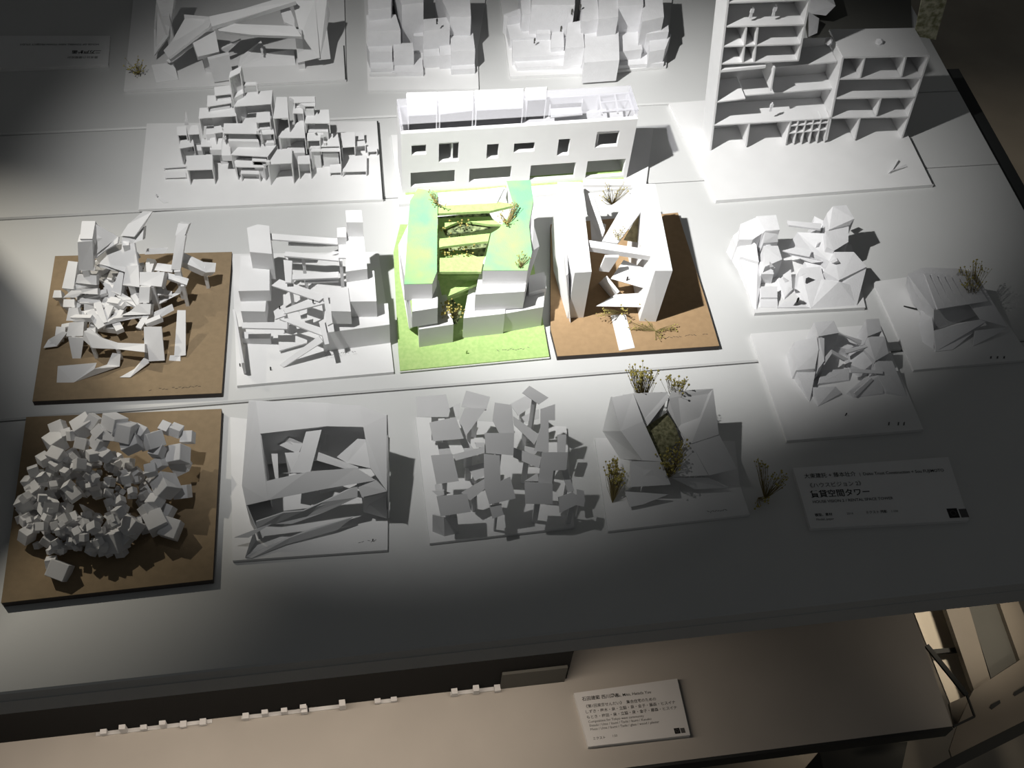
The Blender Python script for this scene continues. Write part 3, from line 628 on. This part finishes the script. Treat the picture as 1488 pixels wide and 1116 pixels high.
for s, zt_, zb_ in (('130,600,48 155,718,46', 0, 5), ('155,720,46 215,862,28', 0, 5), ('640,245,70 860,250,70', 0, 20), ('240,290,66 640,245,70', 0, 20), ('1002,300,68 1002,635,62', 0, 5), ('240,290,66 275,575,58', 0, 5), ('170,95,60 640,110,70', 0, 5), ('640,110,70 1000,180,70', 0, 5),
                    ('170,95,60 130,600,48', 0, 5), ('200,880,26 150,1030,8', 0, 5), ('860,680,44 1000,640,50', 0, 14)):
    A_, B_ = qt(k, s, None, .042, 720); T.part('side_sheet', loops([A_, B_, B_+Vector((.001, .001, 0)), A_+Vector((.001, .001, 0))], [Vector((A_.x, A_.y, zb_/1000)), Vector((B_.x, B_.y, zb_/1000)), Vector((B_.x+.001, B_.y+.001, zb_/1000)), Vector((A_.x+.001, A_.y+.001, zb_/1000))]), PAPER)
figure(T, k(915, 935, .005), .005, DARK)

scribble(T, k(830, 950, .005), k(960, 925, .005), seed=5, n=7)
# --- J: criss-cross slabs
T = model('white model of crossing rectangular slabs at many angles, front row centre', 730, 670)
k = K(590, 550, 4.293)
base(T, q(k, '148,1028 1050,925 1000,300 60,240', 5), .005)
JB = ['60,115 250,100 275,200 265,240 70,240|56', '375,75 525,115 500,200 345,175|62', '365,185 500,185 370,362 330,270|58', '145,275 310,240 360,375 170,392|66', '555,150 660,165 675,340 580,340 540,260|62',
      '490,340 675,340 670,480 500,465|74', '485,470 585,480 590,640 650,612 685,748 520,786 490,680|66', '520,792 590,782 610,850 540,876|48', '155,480 290,470 330,640 190,660|62', '290,475 490,425 490,465 310,512|52',
      '195,400 260,400 290,480 210,482|46', '330,380 370,370 430,450 370,462|46', '190,735 380,720 405,832 215,860|56', '345,712 490,625 490,690 400,762|46', '725,90 770,45 890,120 830,162|84', '670,235 830,350 800,412 675,290|56',
      '840,190 930,160 930,260 890,260 890,465 800,450 840,300|66', '850,460 1010,460 1000,570 920,575 910,660 825,652|72', '670,430 845,490 830,560 670,492|52', '740,645 915,655 915,785 745,782|64', '970,570 1005,560 1050,700 1010,712|54',
      '950,740 1040,710 1115,770 1110,800 1060,790 960,838|48', '1065,690 1110,700 1118,772 1070,742|52', '945,350 1000,350 995,465 945,462|46', '650,160 760,100 820,150 700,232|40', '720,240 830,190 830,250 740,272|36',
      '160,700 240,700 280,715 200,735|30', '350,560 500,520 495,600 430,640 390,560|26', '740,420 830,440 800,480 740,450|30', '740,640 820,590 830,640|40', '170,240 340,150 330,240 200,250|40', '430,400 490,400 490,430 440,430|30', '180,660 230,660 240,700 185,710|26']
for s in JB:
    s, z_ = s.split('|'); z_ = float(z_); P = qt(k, s, z_, .022, 900, .075)
    T.part('slab', slab(P, .003), PAPER)
    zm = sum(p.z for p in P)/len(P); Q = inset([Vector((p.x, p.y, zm-.004)) for p in P], .2); T.part('support', prism(Q, .005), PAPER)
T.part('leg_panel', slab(q(k, '165,850,30 235,865,30 240,985,5 165,955,5'), .002), PAPER); T.part('leg_panel', slab(q(k, '235,865,34 320,865,34 330,965,5 242,985,5'), .003), PAPER)

# --- K: folded slabs with dried trees
T = model('white model of big leaning folded slabs with dried flower trees, front row right', 975, 670)
k = K(850, 520, 4.133)
base(T, q(k, '140,1040 990,940 930,760 900,500 60,480', 5), .005)
for s, t_ in (('165,237,74 290,212,78 350,380,72 460,622,52 345,616,50 215,440,62', 2), ('290,212,78 500,205,78 500,245,76 372,412,60 345,380,62', 2), ('155,235,74 215,440,62 345,616,50 210,606,14 105,440,24', 2),
              ('270,622,46 462,622,52 515,762,34 275,776,30', 2), ('520,200,78 770,185,76 805,460,58 640,515,56 600,490,54 560,420,50 490,300,64 500,245,74', 2), ('640,517,55 808,465,57 915,666,40 745,706,36', 2),
              ('470,640,46 565,560,50 600,490,54 640,517,55 742,706,36 520,716,34', 2), ('240,802,20 500,820,20 350,880,12 270,896,12', 2), ('520,720,30 740,720,30 860,780,14 660,790,14', 2), ('270,616,34 210,606,14 240,800,10 275,776,28', 2)):
    T.part('folded_slab', slab(q(k, s), t_/1000), PAPER)
T.part('moss_net', slab(q(k, '490,330,56 540,400,50 570,490,44 500,560,44 540,600,40 500,640,40 460,620,44 370,412,52'), .003), MOSS, label='olive brown netting')
for s, zt_ in (('230,220 500,212 480,236 240,245', 70), ('520,215 770,200 775,225 520,240', 70)): T.part('support', prism(q(k, s, zt_), .005), PAPER)
T.part('support', prism(q(k, '560,440 780,400 860,600 700,640', 36), .005), PAPER); T.part('support', prism(q(k, '200,330 300,330 420,600 300,600', 40), .005), PAPER)
sprig(T, q(k, '280,80 340,80 400,100 340,130 300,150 380,130', 92), k(340, 300, .03), 110, 21, .0012, twig=.008)
sprig(T, q(k, '500,130 560,150 600,140 580,180 530,150', 88), k(540, 300, .03), 60, 22, .0012, twig=.006)
sprig(T, q(k, '150,640 180,620 190,680 150,700 220,700 200,740 180,660', 30), k(165, 870, .005), 120, 23, .0012, twig=.006)
sprig(T, q(k, '500,640 540,560 580,520 570,600 530,660 480,600', 58), k(500, 720, .03), 100, 24, .0012, twig=.008)
sprig(T, q(k, '1050,630 1090,660 1130,720 1190,720 1160,760', 30), k(1080, 850, .001), 60, 25, .0011, twig=.006)
sprig(T, q(k, '1060,860 1100,850 1030,880', 10), k(1040, 840, .001), 20, 26, .0011, twig=.005)
for x, y in ((335, 440), (362, 465), (405, 522), (425, 580), (450, 662), (495, 700), (220, 430), (540, 680), (570, 670)):
    T.part('blossom', ball(k(x, y, .058), .0013), BLOSSOM)

scribble(T, k(735, 925, .005), k(870, 912, .005), seed=6, n=9)
# --- L: foam crags
T = model('white foam model of two craggy ridges facing a ravine', 1165, 390)
k = K(1040, 280, 5.58)
base(T, q(k, '318,975 1215,930 1100,420 140,350', 6), .006)
def crag(s, m=FOAM, name='crag', z0=.006):
    P = q(k, s); B = [Vector((p.x, p.y, z0)) for p in inset([Vector((p.x, p.y, 0)) for p in P], 1.12)]
    T.part(name, hull(P+B), m)
for s in ('330,190,66 490,180,68 520,300,64 400,310,62 380,330,58', '200,255,56 330,200,62 390,320,58 300,380,52 190,380,48', '400,320,60 505,320,58 505,400,46 385,410,48', '390,430,48 505,430,46 540,540,40 400,600,36', '140,350,40 200,300,50 330,420,44 350,560,32 200,520,28',
          '360,560,32 490,560,32 470,660,24 370,660,24', '370,760,20 500,760,20 500,850,14 370,850,14', '200,540,24 340,560,28 370,700,18 300,900,8 330,925,8 260,760,10', '370,850,12 500,850,12 500,925,7 360,925,7',
          '900,170,66 950,110,76 1060,100,76 1125,210,70 1090,260,62 920,300,60', '890,310,58 1080,260,60 1075,400,50 960,470,46 900,440,48', '660,320,42 880,330,50 960,480,42 930,560,34 800,500,30', '960,480,44 1120,480,46 1225,600,38 1110,620,36 1000,710,30 880,640,30',
          '1110,610,34 1225,600,36 1170,760,20 1140,900,7 1000,760,22', '690,610,28 850,600,30 880,700,24 800,860,8 770,925,7 660,780,12 690,700,20', '860,700,24 1000,720,28 1170,770,18 1130,900,7 790,925,7 880,720,24',
          '500,700,14 610,620,20 620,780,12 560,850,8 520,800,8', '720,560,22 850,590,26 900,640,24 760,640,20', '800,190,44 880,230,50 860,290,46 790,260,40'):
    crag(s)
T.part('bridge', slab(q(k, '580,225,56 860,250,60 850,295,60 590,262,56'), .003), FOAM); T.part('bridge', slab(q(k, '540,470,34 650,440,36 780,470,36 760,520,34 600,490,34'), .002), FOAM)
T.part('bridge', slab(q(k, '590,500,30 780,570,26 870,560,28 700,500,34'), .002), FOAM)
T.part('front_lip', prism(q(k, '500,930 760,930 640,880 560,880', 8), .006), FOAM)
figure(T, k(655, 890, .006), .010, DARK)
for x, y in ((380, 350), (420, 450), (450, 600), (560, 700), (580, 790), (700, 650), (900, 380), (1000, 330), (960, 560), (830, 420), (1040, 200), (270, 300)):
    p = k(x, y, .040); T.part('pebble', hull([p+Vector((R.uniform(-1, 1), R.uniform(-1, 1), R.uniform(-1, 1)))*.006 for _ in range(9)]), FOAM)

# --- M: twisted model far right, N: hollow heap right
k = K(1080, 360, 3.647)
T = model('dim white model of a twisted slatted wedge with dried twigs, far right edge', 1380, 450)
base(T, [k(905, 648, .005), k(1530, 590, .005), k(1200, 110, .005), k(690, 180, .005)], .005)
T.part('ridge', hull(q(k, '870,140,56 950,105,60 1150,110,58 1010,330,36 920,250,40 1000,340,30 860,200,10 900,300,6 1010,440,6 1330,330,6 1250,180,6')), FOAM)
for i in range(7):
    x = 960+i*38; T.part('rib', slab(q(k, f'{x},{135+i*3},62 {x+22},{133+i*3},62 {x+110},{318-i*6},44 {x+70},{325-i*6},44'), .003), FOAM)
T.part('wing', slab(q(k, '1150,110,56 1230,130,52 1400,420,20 1260,380,26 1130,200,48'), .002), FOAM)
T.part('dark_fin', slab(q(k, '1010,440,20 1340,360,26 1290,390,16 1110,540,6 1020,550,6'), .002), FOAM)
T.part('dark_fin', slab(q(k, '1230,440,18 1400,420,18 1340,460,12 1220,520,6'), .002), FOAM)
T.part('shard', hull(q(k, '940,330,20 1000,360,24 1010,440,20 930,420,14 950,500,5 1010,540,5')), FOAM)
sprig(T, q(k, '1180,110 1230,90 1270,110 1200,150 1240,190 1190,200', 66), k(1210, 260, .04), 90, 31, .0010, twig=.008)
T.part('scale_figure', join(beam(k(940, 360, .005), k(945, 310, .012), .0015, .0015), beam(k(850, 310, .005), k(940, 330, .007), .002, .001)), DARK)
for i, x in enumerate((1310, 1345, 1380)): T.part('mark', prism(q(k, f'{x},575 {x+8},574 {x+6},586 {x-2},587', 5.4), .0051), GREYINK)
T = model('dim white model of a hollowed foam heap on a square board, above the caption card', 1240, 560)
base(T, q(k, '232,1022 955,962 720,405 40,455', 6), .006)
def crag2(s, m=FOAM): 
    P = q(k, s); B = [Vector((p.x, p.y, .006)) for p in inset([Vector((p.x, p.y, 0)) for p in P], 1.1)]; T.part('crag', hull(P+B), m)
for s in ('375,395,56 480,385,58 510,450,52 400,470,52', '270,500,36 390,470,50 400,540,44 380,640,30 280,650,22', '280,650,20 390,620,28 370,740,12 350,810,7 300,720,10', '400,470,50 430,480,48 430,600,38 400,640,32', '370,740,14 490,735,16 520,770,10 400,835,7',
          '650,380,58 720,375,58 735,440,52 660,470,48', '660,470,46 750,470,46 770,560,36 700,600,34 640,540,36', '700,600,32 790,600,30 830,700,16 860,780,7 760,760,10 700,660,24', '560,560,22 640,540,34 700,600,30 640,650,20 570,620,18',
          '560,760,12 640,690,18 740,670,22 740,770,8 590,790,7', '500,450,30 560,470,32 620,500,30 560,540,20 480,520,20', '420,650,18 560,640,16 560,700,8 400,720,10'):
    crag2(s)
for s in ('480,430,54 500,450,52 630,490,44 625,510,44', '430,620,34 470,560,40 540,600,30 560,590,28 470,540,42 420,600,36', '540,540,38 660,510,40 660,525,40 545,560,36', '570,640,28 740,650,28 740,668,26 575,660,26', '590,770,14 680,690,22 690,700,20 600,790,10'):
    T.part('strut', slab(q(k, s), .003), FOAM)
figure(T, k(540, 890, .006), .006, DARK)
for x in (770, 820, 850): T.part('mark', prism(q(k, f'{x},925 {x+7},922 {x+5},940 {x-2},941', 6.4), .0061), GREYINK)

# --- O: big beams model top left
T = model('dim white model of heavy crossed beams and leaning posts, cut by the top edge', 345, 60)
k = K(0, 0, 2.862)
base(T, q(k, '515,375 1440,330 1430,-60 560,-60', 5), .005)
for s, t_ in (('640,232,20 700,150,40 725,0,90 735,-80,110 670,-80,110 650,0,90 640,120,40', 6), ('870,68,100 1000,40,104 1200,-20,110 1230,5,108 1010,75,100 880,110,94', 8), ('885,90,90 1000,100,92 1225,108,92 1255,152,86 1050,145,84 910,128,84', 8),
              ('765,60,90 885,70,92 870,110,86 700,240,50 680,210,50 770,110,70', 5), ('790,142,70 895,128,70 912,215,54 822,236,54', 12), ('862,238,50 950,215,54 970,320,8 888,332,8', 6),
              ('1215,0,96 1310,0,96 1330,240,30 1235,262,20 1250,150,60', 10), ('1310,0,96 1360,-10,96 1372,60,70 1360,120,56 1375,245,20 1330,250,24', 6), ('630,270,18 722,258,20 742,330,6 650,345,6', 3), ('690,252,30 800,170,44 805,190,40 705,262,26', 4),
              ('915,200,40 1000,160,46 940,215,30', 3), ('1165,40,90 1200,20,92 1225,80,84 1225,110,80 1180,90,84', 4), ('1000,235,16 1085,170,26 1110,220,20 1220,205,22 1230,270,5 990,280,5', 6)):
    T.part('beam', slab(q(k, s), t_/1000), PAPER)
for x, y, z_ in ((690, 60, 70), (830, 90, 76), (1280, 60, 70), (1340, 60, 56), (1240, 130, 70), (850, 190, 50)): 
    p = k(x, y, z_/1000); T.part('post', beam(Vector((p.x, p.y, .005)), p, .010, .010), PAPER)
sprig(T, q(k, '560,290 590,280 575,260 540,270', 20), k(575, 310, .005), 40, 41, .0010, twig=.008)
figure(T, k(1090, 225, .026), .014, PAPER)
T.part('board_groove', beam(k(1430, 190, .0056), k(1438, 330, .0056), .0018, .0008), DARK)
# --- P and Q: blocks at the top edge
k = K(500, 0, 2.8615)
T = model('bright model of tight vertical white blocks, cut by the top edge left of centre', 610, 60)
base(T, q(k, '100,375 560,368 555,200 600,-80 80,-80', 4), .004)
def bl(s, zt, zb=4): T.part('block', prism(q(k, s, zt), zb/1000), FOAM)
bl('105,215 200,215 200,176 92,178', 36); bl('205,215 290,212 285,178 205,180', 38); bl('95,130 235,125 215,60 92,62', 64); bl('100,40 195,30 200,-70 96,-60', 84)
bl('330,235 398,232 392,180 328,186', 26); bl('398,230 445,228 440,150 395,150', 30); bl('445,215 545,210 528,74 440,76', 40); bl('330,130 440,120 440,70 330,80', 60); bl('440,70 528,70 520,-60 380,-60', 74); bl('255,60 330,50 330,-60 250,-60', 50); bl('290,150 330,150 325,90 285,90', 36); bl('240,20 330,10 330,-80 200,-80', 90); bl('200,300 330,300 325,240 200,240', 12); bl('110,285 205,285 205,240 108,240', 16); bl('445,290 545,285 540,235 445,238', 14)
T.part('foot_block', prism(q(k, '105,308 215,306 213,298 106,300', 10), .004), PAPER)
figure(T, k(385, 100, .075), .010, DARK)
T = model('bright long model of jumbled white blocks, cut by the top edge, right of centre', 855, 50)
base(T, q(k, '690,318 1000,305 1340,275 1370,-80 640,-80', 5), .005)
for s, zt in (('680,70 740,60 730,35 665,60', 40), ('690,160 800,155 780,60 670,80', 24), ('700,240 990,225 1000,150 700,165', 20), ('720,280 985,272 985,225 700,240', 12), ('800,140 860,140 855,110 800,115', 32), ('860,200 915,195 912,130 862,135', 28), ('920,200 1000,195 990,85 930,95', 46),
              ('1000,260 1145,250 1140,60 1000,80', 44), ('990,90 1060,80 1050,-60 985,-60', 68), ('1060,80 1140,70 1140,-60 1060,-60', 76), ('740,60 860,50 850,-60 730,-60', 56), ('860,70 940,60 935,-60 860,-60', 50), ('780,20 960,20 960,-70 780,-70', 78),
              ('1145,215 1240,205 1230,120 1145,130', 30), ('1240,90 1330,70 1320,-60 1240,-60', 74), ('1270,215 1335,205 1360,140 1270,150', 36), ('1140,25 1245,20 1240,-60 1140,-60', 80), ('1260,140 1350,130 1345,60 1255,80', 50), ('1000,280 1330,262 1330,215 1000,235', 12)):
    T.part('block', prism(q(k, s, zt), .005), FOAM)
for x, y, z_ in ((790, 180, 26), (830, 95, 36), (900, 130, 30), (945, 60, 62), (980, 40, 70), (1150, 95, 40), (1250, 170, 32)): figure(T, k(x, y, z_/1000), .010, PANEL)

# --- small pale pieces on the low shelf, seen past the table edge
GG = 'small pale models on the low shelf'
for (px, py, w_, nm, lab) in ((225, 1052, 150, 'low_model', 'flat pale model sheet under the table edge, leftmost on the low shelf'), (400, 1030, 90, 'low_model', 'pale blocky model peeking from under the table edge, second from left on the low shelf'),
                          (470, 1018, 60, 'low_model', 'small pale model peeking from under the table edge, third from left on the low shelf'), (560, 1010, 26, 'low_model', 'tiny upright pale pegs under the table edge at the middle of the low shelf'), (690, 996, 70, 'low_model', 'grey flat model under the table edge, rightmost on the low shelf')):
    c = at(px, py, LZ); c.y = -.262; T = Thing(nm, lab, 'architectural model', c, GG)
    W2 = w_*.00098/2
    T.part('base_board', box((c.x-W2, c.y+.004, LZ+.0002), (c.x+W2, c.y+.009, LZ+.002)), BOARD)
    R2 = random.Random(px)
    for i in range(max(2, int(w_/22))):
        x = c.x-W2*.85+1.7*W2*i/max(1, int(w_/22)-1)
        T.part('block', box((x-.004, c.y+R2.uniform(.0, .004), LZ+.0032), (x+.004, c.y+.009, LZ+.006+R2.uniform(.002, .014))), PAPER)

# --- visitor standing just outside the left of the frame (casts the round shadow on the table's left)
T = Thing('person', 'visitor in dark clothes standing at the left end of the table', 'person', (-1.19, .56, FZ))
def skin(name, verts, edges, rad, m, lv=2, parent=None):
    me = bpy.data.meshes.new(name); me.from_pydata([tuple(Vector(v)-T.loc) for v in verts], edges, []); me.materials.append(m)
    o = bpy.data.objects.new(name, me); col.objects.link(o); o.parent = parent or T.o
    md = o.modifiers.new('skin', 'SKIN'); sv = me.skin_vertices[0].data
    for i, x in enumerate(rad): sv[i].radius = (x, x)
    sv[0].use_root = True
    o.modifiers.new('sub', 'SUBSURF').levels = lv; o.modifiers['sub'].render_levels = lv
    return o
px_, py_ = -1.165, .56
V = [(px_, py_, .02), (px_, py_, .25), (px_+.01, py_, .45), (px_+.03, py_, .60), (px_+.05, py_, .70), (px_+.06, py_, .80),
     (px_, py_-.17, .44), (px_+.02, py_-.22, .18), (px_+.03, py_-.23, -.02), (px_, py_+.17, .44), (px_+.02, py_+.22, .18), (px_+.03, py_+.23, -.02),
     (px_, py_-.09, -.05), (px_, py_-.09, -.40), (px_-.01, py_-.10, -.74), (px_+.10, py_-.10, -.77), (px_, py_+.09, -.05), (px_, py_+.09, -.40), (px_-.01, py_+.10, -.74), (px_+.10, py_+.10, -.77)]
V = [(a_, b_, (c_+.11 if c_ > -.3 else (c_+.04 if c_ > -.6 else c_))) for a_, b_, c_ in V]
Ed = [(0, 1), (1, 2), (2, 3), (3, 4), (4, 5), (2, 6), (6, 7), (7, 8), (2, 9), (9, 10), (10, 11), (0, 12), (12, 13), (13, 14), (14, 15), (0, 16), (16, 17), (17, 18), (18, 19)]
Rd = [.13, .14, .12, .05, .085, .075, .055, .042, .03, .055, .042, .03, .085, .06, .042, .035, .085, .06, .042, .035]
skin('body', V, Ed, Rd, CLOTH)
skin('head', [(px_+.045, py_, .77), (px_+.055, py_, .86), (px_+.05, py_, .95)], [(0, 1), (1, 2)], [.05, .075, .068], SKIN)
T.part('hair', [Vector((px_+.035, py_, .91))+Vector((v.x*.095, v.y*.09, v.z*.10)) for v in ICO[0]] and ([Vector((px_+.035, py_, .91))+Vector((v.x*.095, v.y*.09, v.z*.10)) for v in ICO[0]], ICO[1]), HAIR)
for s in (-1, 1):
    hx = Vector((px_+.0, py_+s*.23, .06))
    T.part('hand', join(hull([hx+Vector((a_, b_, c_)) for a_ in (-.005, .06) for b_ in (-.035, .035) for c_ in (-.012, .012)]), *[beam(hx+Vector((.055, f*.018, 0)), hx+Vector((.115-abs(f)*.008, f*.02, -.01)), .014, .014) for f in (-1.5, -.5, .5, 1.5)], beam(hx+Vector((.01, -s*.035, 0)), hx+Vector((.055, -s*.06, -.008)), .016, .016)), SKIN)
